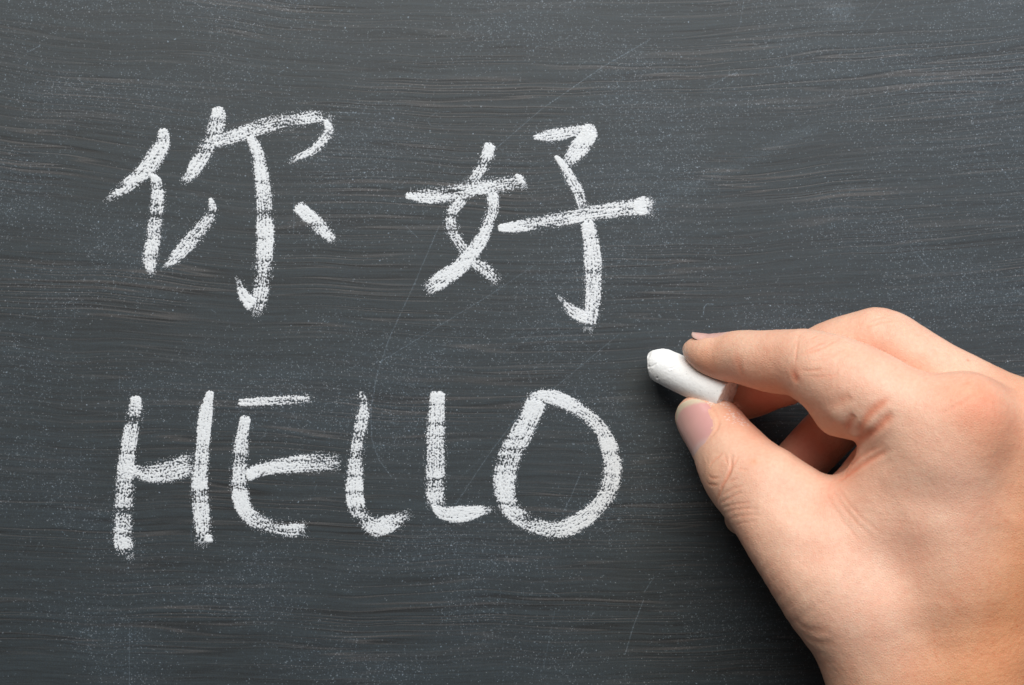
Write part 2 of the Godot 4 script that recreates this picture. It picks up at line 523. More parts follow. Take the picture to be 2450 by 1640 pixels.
	stroke(letter_h, .3, [Vector3(-107.2, -35.6, 1.06), Vector3(-102, -36.7, 2.35), Vector3(-96.9, -36, 2.82), Vector3(-93, -34.9, 2.82), Vector3(-89.2, -34.2, 2.35)])
	stroke(letter_h, 0, [Vector3(-85.9, -55.2, .82), Vector3(-84.9, -55.2, .82)])
	var letter_e := written("letter", "chalk letter E")
	stroke(letter_e, .1, [Vector3(-75.1, -21.5, 1.18), Vector3(-75.8, -25.4, 1.41), Vector3(-76.4, -30.1, 1.76), Vector3(-76.8, -37, 1.88), Vector3(-76.6, -42.2, 2), Vector3(-75.5, -46.7, 1.88), Vector3(-72.3, -50.1, 1.88), Vector3(-67.5, -51.8, 1.65), Vector3(-62.3, -52.5, 1.88), Vector3(-58.4, -52.5, 1.76)])
	stroke(letter_e, .02, [Vector3(-76.5, -16.9, .82), Vector3(-71, -16.6, .94), Vector3(-64.1, -16.2, 1.06), Vector3(-57.2, -15.9, .94)])
	stroke(letter_e, .15, [Vector3(-74.1, -37.4, 1.29), Vector3(-71, -35.7, 1.65), Vector3(-65.8, -34.8, 1.88), Vector3(-58.9, -34.1, 2), Vector3(-52, -33.7, 2), Vector3(-48.7, -33.7, 1.65)])
	var letter_l := written("letter", "chalk letter L, the first, with a rounded foot")
	stroke(letter_l, .15, [Vector3(-42.6, -14.1, .59), Vector3(-41.7, -17.2, 1.18), Vector3(-42.2, -21.7, 1.53), Vector3(-43.3, -26.9, 1.53), Vector3(-44, -32.2, 1.76), Vector3(-44.3, -37.5, 2), Vector3(-44.3, -42.8, 2.12), Vector3(-43.6, -46.3, 2), Vector3(-41.8, -49.8, 1.76), Vector3(-38.3, -52, 2.23), Vector3(-34.2, -50.9, 2), Vector3(-29.3, -48.2, .94)])
	var letter_l_second := written("letter", "chalk letter L, the second, its foot a separate stroke")
	stroke(letter_l_second, .15, [Vector3(-21, -14.6, 1.65), Vector3(-21.2, -20, 2), Vector3(-21.4, -25.2, 2.23), Vector3(-21.5, -30.4, 2.23), Vector3(-21.6, -35.7, 2.35), Vector3(-21.6, -41, 2.23), Vector3(-21.4, -45.8, 2)])
	stroke(letter_l_second, .12, [Vector3(-22.3, -45.8, .47), Vector3(-19.4, -48, 1.53), Vector3(-14.8, -48.4, 1.88), Vector3(-10, -47.6, 1.41), Vector3(-6.1, -47, .71)])
	var letter_o := written("letter", "chalk letter O")
	stroke(letter_o, .2, [Vector3(6.9, -16.8, 2.35), Vector3(4.8, -21.7, 2.47), Vector3(2, -26.9, 2.7), Vector3(-.8, -32.2, 2.82), Vector3(-1.9, -37.5, 2.7), Vector3(-1.9, -42.8, 2.35), Vector3(.2, -47.4, 2.12), Vector3(4.8, -50.9, 2), Vector3(11.2, -52.7, 2), Vector3(17.5, -51.3, 2.12), Vector3(23, -47.4, 2.12), Vector3(26.9, -42.1, 2.12), Vector3(28.3, -36.1, 2.23), Vector3(27.6, -30.4, 2), Vector3(25.2, -24.8, 1.76), Vector3(21, -20.3, 1.65), Vector3(15, -16.8, 1.65), Vector3(9.8, -15, 1.53), Vector3(5.3, -15.5, 1.06)])


# ------------------------------------------------------------------ the stub of chalk
func make_chalk() -> void:
	var a := Vector3(38.24, -4.66, 5)
	var b := Vector3(58.9, -14.92, 18.5)
	var axis := (b - a).normalized()
	var length := (b - a).length()
	var right := axis.cross(Vector3.BACK).normalized()
	var up := right.cross(axis)
	var lump := noise(31, 0.35, 2)
	var grit := noise(32, 1.6, 2)
	var prof := []
	for p in [[-0.35, 0.0], [-0.2, 1.3], [0.1, 2.4], [0.9, 3.5], [2.2, 4.3], [4.5, 4.85], [8.0, 5.0], [length - 0.5, 5.1], [length - 0.1, 5.05], [length, 4.85], [length + 0.02, 2.5], [length + 0.03, 0.0]]:
		prof.append(p)
	var ring := []
	for i in prof.size() - 1:
		var n := maxi(1, int(Vector2(prof[i + 1][0] - prof[i][0], prof[i + 1][1] - prof[i][1]).length() / 0.2))
		for k in n:
			ring.append(Vector2(prof[i][0], prof[i][1]).lerp(Vector2(prof[i + 1][0], prof[i + 1][1]), float(k) / n))
	ring.append(Vector2(prof[-1][0], 0.0))
	var cols := 180
	var v := PackedVector3Array()
	var col := PackedColorArray()
	var quads := PackedInt32Array()
	# short dents across the chalk: distance along, angle, length, tilt
	var dents := [[4.6, 1.35, 2.2, 0.55], [3.0, 1.1, 1.4, 0.6], [10.5, 1.75, 3.4, 0.75], [9.2, 2.0, 1.6, 0.8], [6.5, 0.7, 1.2, 0.5], [14.0, 2.3, 1.5, 0.4], [5.5, 2.5, 1.5, 0.9]]
	# worn and chipped faces of the writing end
	var cuts := [
		[a + axis * 0.35, (-axis + right * 0.55 + Vector3(0, 0, 0.25)).normalized()],
		[a + axis * 1.0 - right * 3.3, (-axis * 0.8 - right * 0.9 + Vector3(0, 0, 0.35)).normalized()],
		[a + axis * 1.6 + up * 4.8, (-axis * 0.55 + up * 0.9 + right * 0.2).normalized()],
	]
	for q in ring:
		for c in cols:
			var ang := TAU * c / cols
			var d := right * cos(ang) + up * sin(ang)
			var p: Vector3 = a + axis * q.x + d * q.y
			var near_tip := clampf(1.0 - q.x / 5.0, 0.0, 1.0)
			var r: float = q.y + minf(q.y, 1.0) * (0.10 * grit.get_noise_3dv(p) * 0.35 + (0.28 * near_tip + 0.04) * lump.get_noise_3dv(p * 1.3))
			for t in dents:
				var s: float = q.x - t[0]
				var u: float = wrapf(ang - t[1], -PI, PI) * 5.0
				var along_: float = s * sin(t[3]) + u * cos(t[3])
				var across: float = s * cos(t[3]) - u * sin(t[3])
				if absf(along_) < t[2] * 0.5:
					r -= 0.30 * exp(-pow(across / 0.24, 2.0)) * (1.0 - pow(along_ / t[2] * 2.0, 2.0)) - 0.10 * exp(-pow((across - 0.5) / 0.25, 2.0))
			var push := 0.0
			if q.x > length - 0.15:
				push = 0.35 * lump.get_noise_3dv(p * 0.9) + 0.12 * grit.get_noise_3dv(p * 0.8) - 0.2
			var at: Vector3 = a + axis * (q.x + push) + d * maxf(r, 0.0)
			for cut in cuts:
				var over: float = (at - cut[0]).dot(cut[1]) + 0.12 * grit.get_noise_3dv(p * 0.7)
				if over > 0.0:
					at -= cut[1] * over * 0.75
			v.append(at)
			var w := 0.92 + 0.04 * grit.get_noise_3dv(p)
			if grit.get_noise_3dv(p * 1.9 + Vector3(70, 0, 0)) > 0.66:
				w *= 0.62
			col.append(Color(w, w * 0.995, w * 0.985))
	for i in ring.size() - 1:
		for c in cols:
			var e := (c + 1) % cols
			quads.append_array([i * cols + c, i * cols + e, (i + 1) * cols + e, (i + 1) * cols + c])
	var nor := quad_normals(v, quads)
	if nor[cols * (ring.size() / 2)].dot(v[cols * (ring.size() / 2)] - (a + b) * 0.5) < 0.0:
		for i in nor.size():
			nor[i] = -nor[i]
	var idx := PackedInt32Array()
	for q in range(0, quads.size(), 4):
		idx.append_array([quads[q], quads[q + 1], quads[q + 2], quads[q], quads[q + 2], quads[q + 3]])
	for i in v.size():
		v[i] *= MM
	var m := StandardMaterial3D.new()
	m.resource_name = "chalk_stick"
	m.vertex_color_use_as_albedo = true
	m.roughness = 0.9
	m.metallic_specular = 0.25
	var o := put("chalk_stick", array_mesh(v, nor, col, idx), m, self)
	o.set_meta("label", "short white stub of chalk pinched between thumb and forefinger, touching the board")
	o.set_meta("category", "chalk")


# ------------------------------------------------------------------ the hand: tapered bones joined smoothly, meshed as surface nets, subdivided once, then creased
var limbs := {}
var palm_chains := []
var fold_chains := []
var seg_a := PackedVector3Array()
var seg_d := PackedVector3Array()
var seg_i := PackedFloat32Array()
var seg_r := PackedFloat32Array()
var seg_s := PackedFloat32Array()
var all_parts := []   # [role, packed ids of tapered segments]
const BLEND := [10.0, 2.5, 10.0]
const FINGER_BLEND := [6.0, 5.0, 5.0, 5.0]

func add_chain(role: int, pts: Array, n := 3) -> void:
	var line := []
	for i in pts.size() - 1:
		for k in n:
			line.append(catmull(pts, i, float(k) / n))
	line.append(pts[-1])
	var ids := PackedInt32Array()
	for i in line.size() - 1:
		var a := Vector3(line[i][0], line[i][1], line[i][2])
		var d := Vector3(line[i + 1][0], line[i + 1][1], line[i + 1][2]) - a
		ids.append(seg_a.size())
		seg_a.append(a)
		seg_d.append(d)
		seg_i.append(1.0 / maxf(d.length_squared(), 1e-6))
		seg_r.append(line[i][3])
		seg_s.append(line[i + 1][3] - line[i][3])
	all_parts.append([role, ids])


func seg_distance(s: int, p: Vector3) -> float:
	var q := p - seg_a[s]
	var d := seg_d[s]
	var t := clampf(q.dot(d) * seg_i[s], 0.0, 1.0)
	return (q - d * t).length() - seg_r[s] - t * seg_s[s]


func body(p: Vector3, parts: Array) -> float:
	var palm := 1e6
	var out := 1e6
	var finger := 1e6
	var current := -1
	for part in parts:
		var role: int = part[0]
		var ids: PackedInt32Array = part[1]
		var dist := 1e6
		for s in ids:
			var q := p - seg_a[s]
			var d := seg_d[s]
			var t := clampf(q.dot(d) * seg_i[s], 0.0, 1.0)
			var e := (q - d * t).length() - seg_r[s] - t * seg_s[s]
			if e < dist:
				dist = e
		if role < 3:
			palm = blend(palm, dist, BLEND[role])
			continue
		var f := (role - 10) / 2
		if f != current:
			out = minf(out, finger)
			finger = palm
			current = f
		finger = blend(finger, dist, FINGER_BLEND[f] if role % 2 == 0 and role < 20 else 1.2)
	return minf(minf(out, finger), palm)


static func blend(a: float, b: float, k: float) -> float:
	var h := k - absf(a - b)
	if h <= 0.0:
		return minf(a, b)
	return minf(a, b) - h * h * 0.25 / k


func near_parts(p: Vector3, reach: float, parts: Array) -> Array:
	# the parts and segments that can matter within reach of p
	var limit := body(p, parts) + 2.0 * reach + 10.5
	var out := []
	for part in parts:
		var ids := PackedInt32Array()
		for s in part[1]:
			if seg_distance(s, p) <= limit:
				ids.append(s)
		if ids.size():
			out.append([part[0], ids])
	return out


const BLOCK := 4
const SIDE := 5
var big_at := []
var big_out := []
var node_value := {}   # distances already known, so that neighbouring blocks agree

func scan_big(n: int) -> void:
	# one 16-cell block: returns the 4-cell blocks inside it that hold skin, with their distances at the nodes
	var o: Vector3i = big_at[n]
	var found := []
	var half16 := 8.0 * CELL * 1.7321
	var centre := (Vector3(o) + Vector3.ONE * 8.0) * CELL
	if absf(body(centre, all_parts)) < half16 + 3.0:
		var parts16 := near_parts(centre, half16, all_parts)
		var half4 := 2.0 * CELL * 1.7321
		for bz in 4:
			for by in 4:
				for bx in 4:
					var o4 := o + Vector3i(bx, by, bz) * BLOCK
					var c4 := (Vector3(o4) + Vector3.ONE * 2.0) * CELL
					if absf(body(c4, parts16)) > half4 + 1.0:
						continue
					var parts := near_parts(c4, half4, parts16)
					var val := PackedFloat32Array()
					val.resize(SIDE * SIDE * SIDE)
					var lo := 1e6
					var hi := -1e6
					var k := 0
					for z in SIDE:
						for y in SIDE:
							for x in SIDE:
								var key := cell_key(o4.x + x, o4.y + y, o4.z + z)
								var known: Variant = node_value.get(key)
								var d: float
								if known == null:
									d = body((Vector3(o4) + Vector3(x, y, z)) * CELL, parts)
									if absf(d) < 1e-5:
										d = 1e-5
									node_value[key] = d
								else:
									d = known
								val[k] = d
								lo = minf(lo, d)
								hi = maxf(hi, d)
								k += 1
					if lo < 0.0 and hi > 0.0:
						found.append([o4, val])
	big_out[n] = found


static func cell_key(x: int, y: int, z: int) -> int:
	return ((z + 512) * 2048 + (y + 1024)) * 2048 + x + 1024


static func quad_normals(v: PackedVector3Array, quads: PackedInt32Array) -> PackedVector3Array:
	var n := PackedVector3Array()
	n.resize(v.size())
	for q in range(0, quads.size(), 4):
		var a := quads[q]
		var b := quads[q + 1]
		var c := quads[q + 2]
		var d := quads[q + 3]
		var f := (v[c] - v[a]).cross(v[d] - v[b])
		n[a] += f
		n[b] += f
		n[c] += f
		n[d] += f
	for i in n.size():
		n[i] = n[i].normalized()
	return n


func surface_nets() -> Array:
	var lo := Vector3(1e6, 1e6, 1e6)
	var hi := -lo
	for s in seg_a.size():
		var r := Vector3.ONE * (maxf(seg_r[s], seg_r[s] + seg_s[s]) + 1.5)
		lo = lo.min(seg_a[s] - r).min(seg_a[s] + seg_d[s] - r)
		hi = hi.max(seg_a[s] + r).max(seg_a[s] + seg_d[s] + r)
	var i0 := Vector3i((lo / CELL / 16.0).floor())
	var i1 := Vector3i((hi / CELL / 16.0).floor())
	for z in range(i0.z, i1.z + 1):
		for y in range(i0.y, i1.y + 1):
			for x in range(i0.x, i1.x + 1):
				big_at.append(Vector3i(x, y, z) * 16)
	big_out.resize(big_at.size())
	for n in big_at.size():
		scan_big(n)
	node_value.clear()
	var v := PackedVector3Array()
	var at := {}
	var edges := []
	for found in big_out:
		for block in found:
			var o: Vector3i = block[0]
			var val: PackedFloat32Array = block[1]
			for z in BLOCK:
				for y in BLOCK:
					for x in BLOCK:
						var k := (z * SIDE + y) * SIDE + x
						var sum := Vector3.ZERO
						var count := 0
						var d0 := val[k]
						for e in 12:
							var axis := e / 4
							var c1 := e % 2
							var c2 := (e / 2) % 2
							var p := Vector3(0, c1, c2) if axis == 0 else (Vector3(c1, 0, c2) if axis == 1 else Vector3(c1, c2, 0))
							var step := 1 if axis == 0 else (SIDE if axis == 1 else SIDE * SIDE)
							var ka := k + int(p.x) + int(p.y) * SIDE + int(p.z) * SIDE * SIDE
							var da := val[ka]
							var db := val[ka + step]
							if (da < 0.0) != (db < 0.0):
								var t := da / (da - db)
								p[axis] += t
								sum += p
								count += 1
								if e % 4 == 0:
									edges.append([o.x + x, o.y + y, o.z + z, axis, d0 < 0.0])
						if count:
							at[cell_key(o.x + x, o.y + y, o.z + z)] = v.size()
							v.append((Vector3(o) + Vector3(x, y, z) + sum / count) * CELL)
	var quads := PackedInt32Array()
	for e in edges:
		var x: int = e[0]
		var y: int = e[1]
		var z: int = e[2]
		var a: int
		var b: int
		var c := cell_key(x, y, z)
		var d: int
		if e[3] == 0:
			a = cell_key(x, y - 1, z - 1)
			b = cell_key(x, y, z - 1)
			d = cell_key(x, y - 1, z)
		elif e[3] == 1:
			a = cell_key(x - 1, y, z - 1)
			b = cell_key(x - 1, y, z)
			d = cell_key(x, y, z - 1)
		else:
			a = cell_key(x - 1, y - 1, z)
			b = cell_key(x, y - 1, z)
			d = cell_key(x - 1, y, z)
		if not (at.has(a) and at.has(b) and at.has(c) and at.has(d)):
			continue
		# counter-clockwise seen from outside
		if e[4]:
			quads.append_array([at[a], at[b], at[c], at[d]])
		else:
			quads.append_array([at[d], at[c], at[b], at[a]])
	return [v, quads]


func subdivide(v: PackedVector3Array, quads: PackedInt32Array) -> Array:
	# one step of Catmull-Clark
	var nv := v.size()
	var nq := quads.size() / 4
	var out := v.duplicate()
	var edge_of := {}
	var edge_ends := PackedInt32Array()
	var edge_sum := PackedVector3Array()
	var edge_n := PackedInt32Array()
	var quad_edges := PackedInt32Array()
	quad_edges.resize(nq * 4)
	var face_sum := PackedVector3Array()
	face_sum.resize(nv)
	var mid_sum := PackedVector3Array()
	mid_sum.resize(nv)
	var valence := PackedInt32Array()
	valence.resize(nv)
	var face := PackedVector3Array()
	face.resize(nq)
	for q in nq:
		var f := (v[quads[q * 4]] + v[quads[q * 4 + 1]] + v[quads[q * 4 + 2]] + v[quads[q * 4 + 3]]) * 0.25
		face[q] = f
		for k in 4:
			var a := quads[q * 4 + k]
			var b := quads[q * 4 + (k + 1) % 4]
			face_sum[a] += f
			valence[a] += 1
			mid_sum[a] += (v[a] + v[b]) * 0.5
			var key := mini(a, b) * 4194304 + maxi(a, b)
			var e: int = edge_of.get(key, -1)
			if e < 0:
				e = edge_n.size()
				edge_of[key] = e
				edge_ends.append(a)
				edge_ends.append(b)
				edge_sum.append(f)
				edge_n.append(1)
			else:
				edge_sum[e] += f
				edge_n[e] += 1
			quad_edges[q * 4 + k] = e
	for i in nv:
		var n := float(maxi(valence[i], 1))
		out[i] = (face_sum[i] / n + 2.0 * mid_sum[i] / n + (n - 3.0) * v[i]) / n if valence[i] > 2 else v[i]
	var ne := edge_n.size()
	for e in ne:
		var m := v[edge_ends[e * 2]] + v[edge_ends[e * 2 + 1]]
		out.append((m + edge_sum[e]) / (2.0 + edge_n[e]))
	out.append_array(face)
	var fine := PackedInt32Array()
	fine.resize(nq * 16)
	var w := 0
	for q in nq:
		for k in 4:
			fine[w] = quads[q * 4 + k]
			fine[w + 1] = nv + quad_edges[q * 4 + k]
			fine[w + 2] = nv + ne + q
			fine[w + 3] = nv + quad_edges[q * 4 + (k + 3) % 4]
			w += 4
	return [out, fine]


# creases, swellings and tints of the skin; some tints have shade painted in
var crease_grid := {}
var crease_count := 0
var crease_list := []   # [a, b, width, depth, redness]
var swells := []
var tints := []
const CREASE_CELL := 2.0

func crease(width: float, depth: float, red: float, pts: Array) -> void:
	crease_count += 1
	var n := pts.size() - 1
	for i in n:
		var a: Vector3 = pts[i]
		var b: Vector3 = pts[i + 1]
		var taper_a := smoothstep(0.0, 1.0, 0.12 + minf(i, n - i) / maxf(1.0, n * 0.3))
		var taper_b := smoothstep(0.0, 1.0, 0.12 + minf(i + 1, n - i - 1) / maxf(1.0, n * 0.3))
		var id := crease_list.size()
		crease_list.append([a, b, width, depth, red, taper_a, taper_b, crease_count])
		var r := Vector3.ONE * width * 3.2
		var lo := Vector3i(((a.min(b) - r) / CREASE_CELL).floor())
		var hi := Vector3i(((a.max(b) + r) / CREASE_CELL).floor())
		for z in range(lo.z, hi.z + 1):
			for y in range(lo.y, hi.y + 1):
				for x in range(lo.x, hi.x + 1):
					var key := cell_key(x, y, z)
					if not crease_grid.has(key):
						crease_grid[key] = []
					crease_grid[key].append(id)


func swell(at: Vector3, radius: float, height: float) -> void:
	swells.append([at, radius, height])


func flush(at: Vector3, radius: float, strength: float, tint: Vector3) -> void:
	tints.append([at, radius, strength, tint])


func make_nail(parent: Node3D, called: String, label: String, role: int, a: Vector3, b: Vector3, out_dir: Vector3, half_angle: float, m: Material, free_tone := Vector3(0.68, 0.55, 0.40)) -> void:
	# a nail plate laid on the finger's end: a is the cuticle end of its axis inside the finger, b the free end
	var parts := []
	for part in all_parts:
		if part[0] == role:
			parts.append(part)
	var axis := (b - a).normalized()
	var n := (out_dir - axis * out_dir.dot(axis)).normalized()
	var s := axis.cross(n)
	var rows_ := 30
	var cols := 25
	var radius_at := func(base: Vector3, d: Vector3) -> float:
		var r := 0.0
		for k in 24:
			r -= chain_distance(base + d * r, parts)
		return r
	var v := PackedVector3Array()
	var col := PackedColorArray()
	var quads := PackedInt32Array()
	for face in 2:
		for i in rows_ + 1:
			var t := -cos(PI * i / rows_)
			var full := pow(maxf(0.0, 1.0 - pow(absf(t), 3.4 if t > 0.0 else 2.6)), 0.5)
			for j in cols + 1:
				var x := sin((float(j) / cols * 2.0 - 1.0) * PI * 0.5)
				var ang := half_angle * full * x
				var d := n * cos(ang) + s * sin(ang)
				var r: float = radius_at.call(a.lerp(b, (t + 1.0) * 0.5), d)
				if t > 0.2:
					r = maxf(r, radius_at.call(a.lerp(b, 0.6), d) * (1.0 - 0.10 * (t - 0.2)))
				var lift := 0.13 - 0.42 * pow(absf(x), 6.0) * (1.0 - 0.6 * clampf(t - 0.4, 0.0, 1.0)) - (0.4 * pow(absf(t), 8.0) if t < 0.0 else 0.0)
				v.append(a.lerp(b, (t + 1.0) * 0.5) + d * (r + lift - face * 0.45))
				var free := smoothstep(0.74, 0.86, t + 0.25 * x * x)
				var moon := smoothstep(-0.55, -0.8, t + 0.2 * x * x)
				var c := Vector3(0.70, 0.375 - 0.035 * x, 0.330 - 0.01 * x).lerp(Vector3(0.72, 0.52, 0.48), moon * 0.6).lerp(free_tone, free)
				col.append(Color(c.x, c.y, c.z))
	var per := (rows_ + 1) * (cols + 1)
	for face in 2:
		for i in rows_:
			for j in cols:
				var p := face * per + i * (cols + 1) + j
				if face == 0:
					quads.append_array([p, p + 1, p + cols + 2, p + cols + 1])
				else:
					quads.append_array([p, p + cols + 1, p + cols + 2, p + 1])
	for i in rows_:
		for j in [0, cols]:
			var p: int = i * (cols + 1) + j
			quads.append_array([p, p + cols + 1, per + p + cols + 1, per + p])
	var nor := quad_normals(v.slice(0, per), quads.slice(0, rows_ * cols * 4))
	var flip := nor[per / 2].dot(n) < 0.0
	var under := PackedVector3Array()
	for i in per:
		if flip:
			nor[i] = -nor[i]
		under.append(-nor[i])
	nor.append_array(under)
	var idx := PackedInt32Array()
	for q in range(0, quads.size(), 4):
		idx.append_array([quads[q], quads[q + 2], quads[q + 1], quads[q], quads[q + 3], quads[q + 2]])
	for i in v.size():
		v[i] *= MM
	var o := put(called, array_mesh(v, nor, col, idx), m, parent)
	if label:
		o.set_meta("label", label)
	# the fold of skin round it
	var rim := []
	for i in range(0, rows_ + 1, 2):
		rim.append(v[i * (cols + 1)] / MM)
	var rim2 := []
	for i in range(0, rows_ + 1, 2):
		rim2.append(v[i * (cols + 1) + cols] / MM)
	if role != 11:
		crease(0.45, 0.22, 0.35, rim)
		crease(0.45, 0.22, 0.35, rim2)


func chain_distance(p: Vector3, parts: Array) -> float:
	var dist := 1e6
	for part in parts:
		for s in part[1]:
			dist = minf(dist, seg_distance(s, p))
	return dist


func make_hand() -> void:
	limbs["index_tip"] = [[48.94, -1.83, 15, 2.29], [51.14, -2.4, 16, 4.12], [54.16, -3.31, 18, 5.59], [58.47, -3.97, 20.5, 6.7], [62.18, -3.95, 24, 7.34], [65.78, -4.59, 28, 7.84], [70.66, -5.12, 32, 8.57], [75.78, -5.29, 37, 8.82], [77.56, -5.72, 38.5, 9.02]]
	limbs["index_prox"] = [[77.56, -5.72, 38.5, 9.02], [81.23, -7.43, 42, 10.28], [86.44, -10.22, 45, 11.31], [91.92, -13.19, 48, 11.68], [98.42, -16.35, 51, 11.19], [106.44, -18.83, 54, 10.38], [115.11, -19.82, 56, 10.23]]
	limbs["thumb_tip"] = [[51.32, -20.67, 14, 6.43], [53.29, -22.12, 15, 7.68], [55.51, -23.99, 17, 8.79], [58.08, -28.13, 21, 9.42], [60.73, -32.84, 26, 10.8], [62.59, -35.54, 29.5, 11.07]]
	limbs["thumb_prox"] = [[62.59, -35.54, 29.5, 11.07], [64.32, -38.06, 32, 11.24], [66.08, -41.51, 35, 10.74], [67.71, -45.36, 38, 10.13], [71.61, -52.47, 42, 10.06], [77.53, -59.59, 45, 11.53], [84.12, -66.75, 46, 13.24], [91.28, -75.11, 46, 13.46], [99.24, -89.32, 44, 13.94]]
	limbs["middle_tip"] = [[60.71, -16.48, 7.5, 5.34], [62.63, -15.66, 8, 6.26], [66.46, -13.87, 10, 6.94], [71.06, -11.23, 15, 7.34], [75.57, -9.09, 20, 7.5], [80.69, -4.74, 24, 7.45], [85.32, -2.02, 27, 7.63], [91.01, -.45, 30, 8.15], [96.81, .67, 32, 8.46]]
	limbs["middle_prox"] = [[96.81, .67, 32, 8.46], [99.89, .22, 33.5, 8.44], [104.42, -2.76, 36, 8.29], [111.78, -7.69, 39, 8.35], [120.8, -12.9, 42, 8.75], [128.22, -17.46, 43, 9.38], [135.07, -21.57, 44, 9.8]]
	limbs["ring_tip"] = [[63.73, -48.75, 7.5, 4.76], [65.76, -47.09, 8, 5.8], [69.99, -43.38, 9.5, 6.71], [75.46, -37.79, 12, 7.26], [81.37, -30.49, 15, 7.45], [87.23, -23.94, 18, 7.53], [93.58, -17.58, 21, 7.6], [98.91, -13.57, 23, 7.69]]
	limbs["ring_prox"] = [[98.91, -13.57, 23, 7.69], [105.33, -13.52, 25, 7.66], [120.68, -18.52, 27, 8.08], [134.8, -23.49, 29, 8.95], [149.08, -29.03, 30, 9.83]]
	limbs["pinky_tip"] = [[89.96, -55.72, 7.5, 5.34], [96.76, -48.67, 8.5, 6.03], [103.45, -38.15, 10, 6.24], [108.86, -29.38, 12, 6.45]]
	limbs["pinky_prox"] = [[108.86, -29.38, 12, 6.45], [115.38, -27.55, 14, 6.66], [135.36, -33.41, 12, 7.83], [160.98, -40.39, 11, 9.92]]
	palm_chains.append([[115.11, -19.82, 56, 10.02], [114.46, -40.65, 54, 10.7], [113.68, -64.65, 50, 12.07], [117.1, -89.32, 44, 15.25]])
	palm_chains.append([[117.67, -20.54, 54, 9.2], [130.92, -24.35, 50, 9.27]])
	palm_chains.append([[134.34, -21.89, 47, 9.97], [131.16, -46.42, 49, 12.09], [128.85, -73.94, 45, 13.59]])
	palm_chains.append([[149.61, -29.14, 28, 10.65], [140.15, -80.4, 30, 12.51]])
	palm_chains.append([[160.98, -40.39, 11, 10.15], [150.46, -86.96, 16, 12.01]])
	palm_chains.append([[84.44, -48.41, 41, 7.23], [96.62, -38.86, 49, 8.64], [105.37, -29.42, 54, 9.2]])
	palm_chains.append([[85.51, -55.55, 44, 10.35], [104.87, -48.4, 51, 11.29]])
	palm_chains.append([[95.14, -68.5, 45, 13.05], [114.09, -62.72, 48, 12.98]])
	palm_chains.append([[98.34, -29.79, 49, 5.4], [103.6, -26.84, 52, 8.16], [110.71, -27.81, 54, 9.2]])
	palm_chains.append([[87.96, -40.13, 31, 4.46], [94.81, -31.05, 34, 4.66]])
	palm_chains.append([[89.87, -42.05, 44, 3.49], [96.1, -33.59, 47, 3.68]])
	palm_chains.append([[71.24, -36.55, 38, 5.51], [74.74, -38.69, 39, 5.72], [78.45, -42.57, 40, 5.16], [83.08, -47.66, 42, 4.81]])
	palm_chains.append([[116.68, -89, 46, 16.28], [129.7, -122.65, 46, 17.91], [131.33, -127.53, 46, 18.23]])
	palm_chains.append([[140.64, -91.89, 28, 16.81], [159.13, -127.08, 26, 18.56], [161.15, -132.14, 26, 18.89]])
	palm_chains.append([[99.24, -89.32, 44, 13.94], [114.65, -123.98, 40, 17.01], [116.84, -128.91, 40, 17.33]])
	fold_chains.append([[84.57, -19.64, 43, 4.15], [86.6, -20.26, 44, 3.49]])
	for c in palm_chains:
		add_chain(0, c)
	for c in fold_chains:
		add_chain(1, c, 2)
	add_chain(2, limbs["thumb_prox"])
	var role := 10
	for f in ["index", "middle", "ring", "pinky"]:
		add_chain(role, limbs[f + "_prox"])
		add_chain(role + 1, limbs[f + "_tip"])
		role += 2
	add_chain(20, limbs["thumb_tip"])
	crease(1.1, .39, 1, [Vector3(92.81, -28.1, 21.56), Vector3(89.17, -25.57, 51.59), Vector3(89.96, -24.35, 54.94), Vector3(90.88, -23.42, 56.91), Vector3(91.88, -22.46, 58.41), Vector3(92.9, -21.44, 59.75), Vector3(93.8, -20.43, 60.72), Vector3(94.76, -19.2, 61.45), Vector3(95.75, -18.16, 61.94), Vector3(96.21, -17.7, 62.13)])
	crease(.92, .3, .8, [Vector3(86.52, -23.22, 51.4), Vector3(86.38, -21.61, 54.03), Vector3(86.51, -20.01, 55.9), Vector3(87, -18.6, 57.25), Vector3(87.15, -18.28, 57.52)])
	crease(1.1, .17, 1, [Vector3(89.54, -25.06, 53.31), Vector3(89.22, -23.55, 54.77), Vector3(89.33, -21.76, 56.72), Vector3(89.74, -20.08, 58.23), Vector3(90.36, -18.61, 59.32), Vector3(91.19, -17.44, 60.08), Vector3(92.3, -16.39, 60.73), Vector3(93.44, -15.46, 61.12), Vector3(94.79, -14.44, 61.44), Vector3(95.47, -13.92, 61.55)])
	crease(1.47, .18, .4, [Vector3(80.92, -16.83, 52.94), Vector3(81.98, -16.16, 54.48), Vector3(83.15, -15.46, 55.87), Vector3(84.62, -14.6, 57.11), Vector3(85.8, -13.92, 57.94), Vector3(86.2, -13.69, 58.18)])
	crease(.83, .36, .7, [Vector3(83.9, -36.48, 47.4), Vector3(85.29, -35.42, 47.8), Vector3(86.31, -34.54, 48.65), Vector3(87.43, -33.48, 50.27), Vector3(88.69, -32.28, 52.13), Vector3(89.99, -31.14, 53.8), Vector3(91.3, -30.11, 55.31), Vector3(92.56, -29.15, 56.9), Vector3(93.73, -28.3, 58.38), Vector3(94.79, -27.59, 59.66), Vector3(96.16, -26.7, 61.24)])
	crease(.64, .24, .5, [Vector3(85.71, -34.67, 46.93), Vector3(86.85, -33.22, 46.38), Vector3(87.83, -31.73, 46.98), Vector3(88.67, -30.38, 49.43), Vector3(89.64, -29.31, 52.03), Vector3(90.8, -28.4, 54.14), Vector3(92.08, -27.49, 56.32), Vector3(93.5, -26.63, 58.4), Vector3(94.97, -25.8, 60.2)])
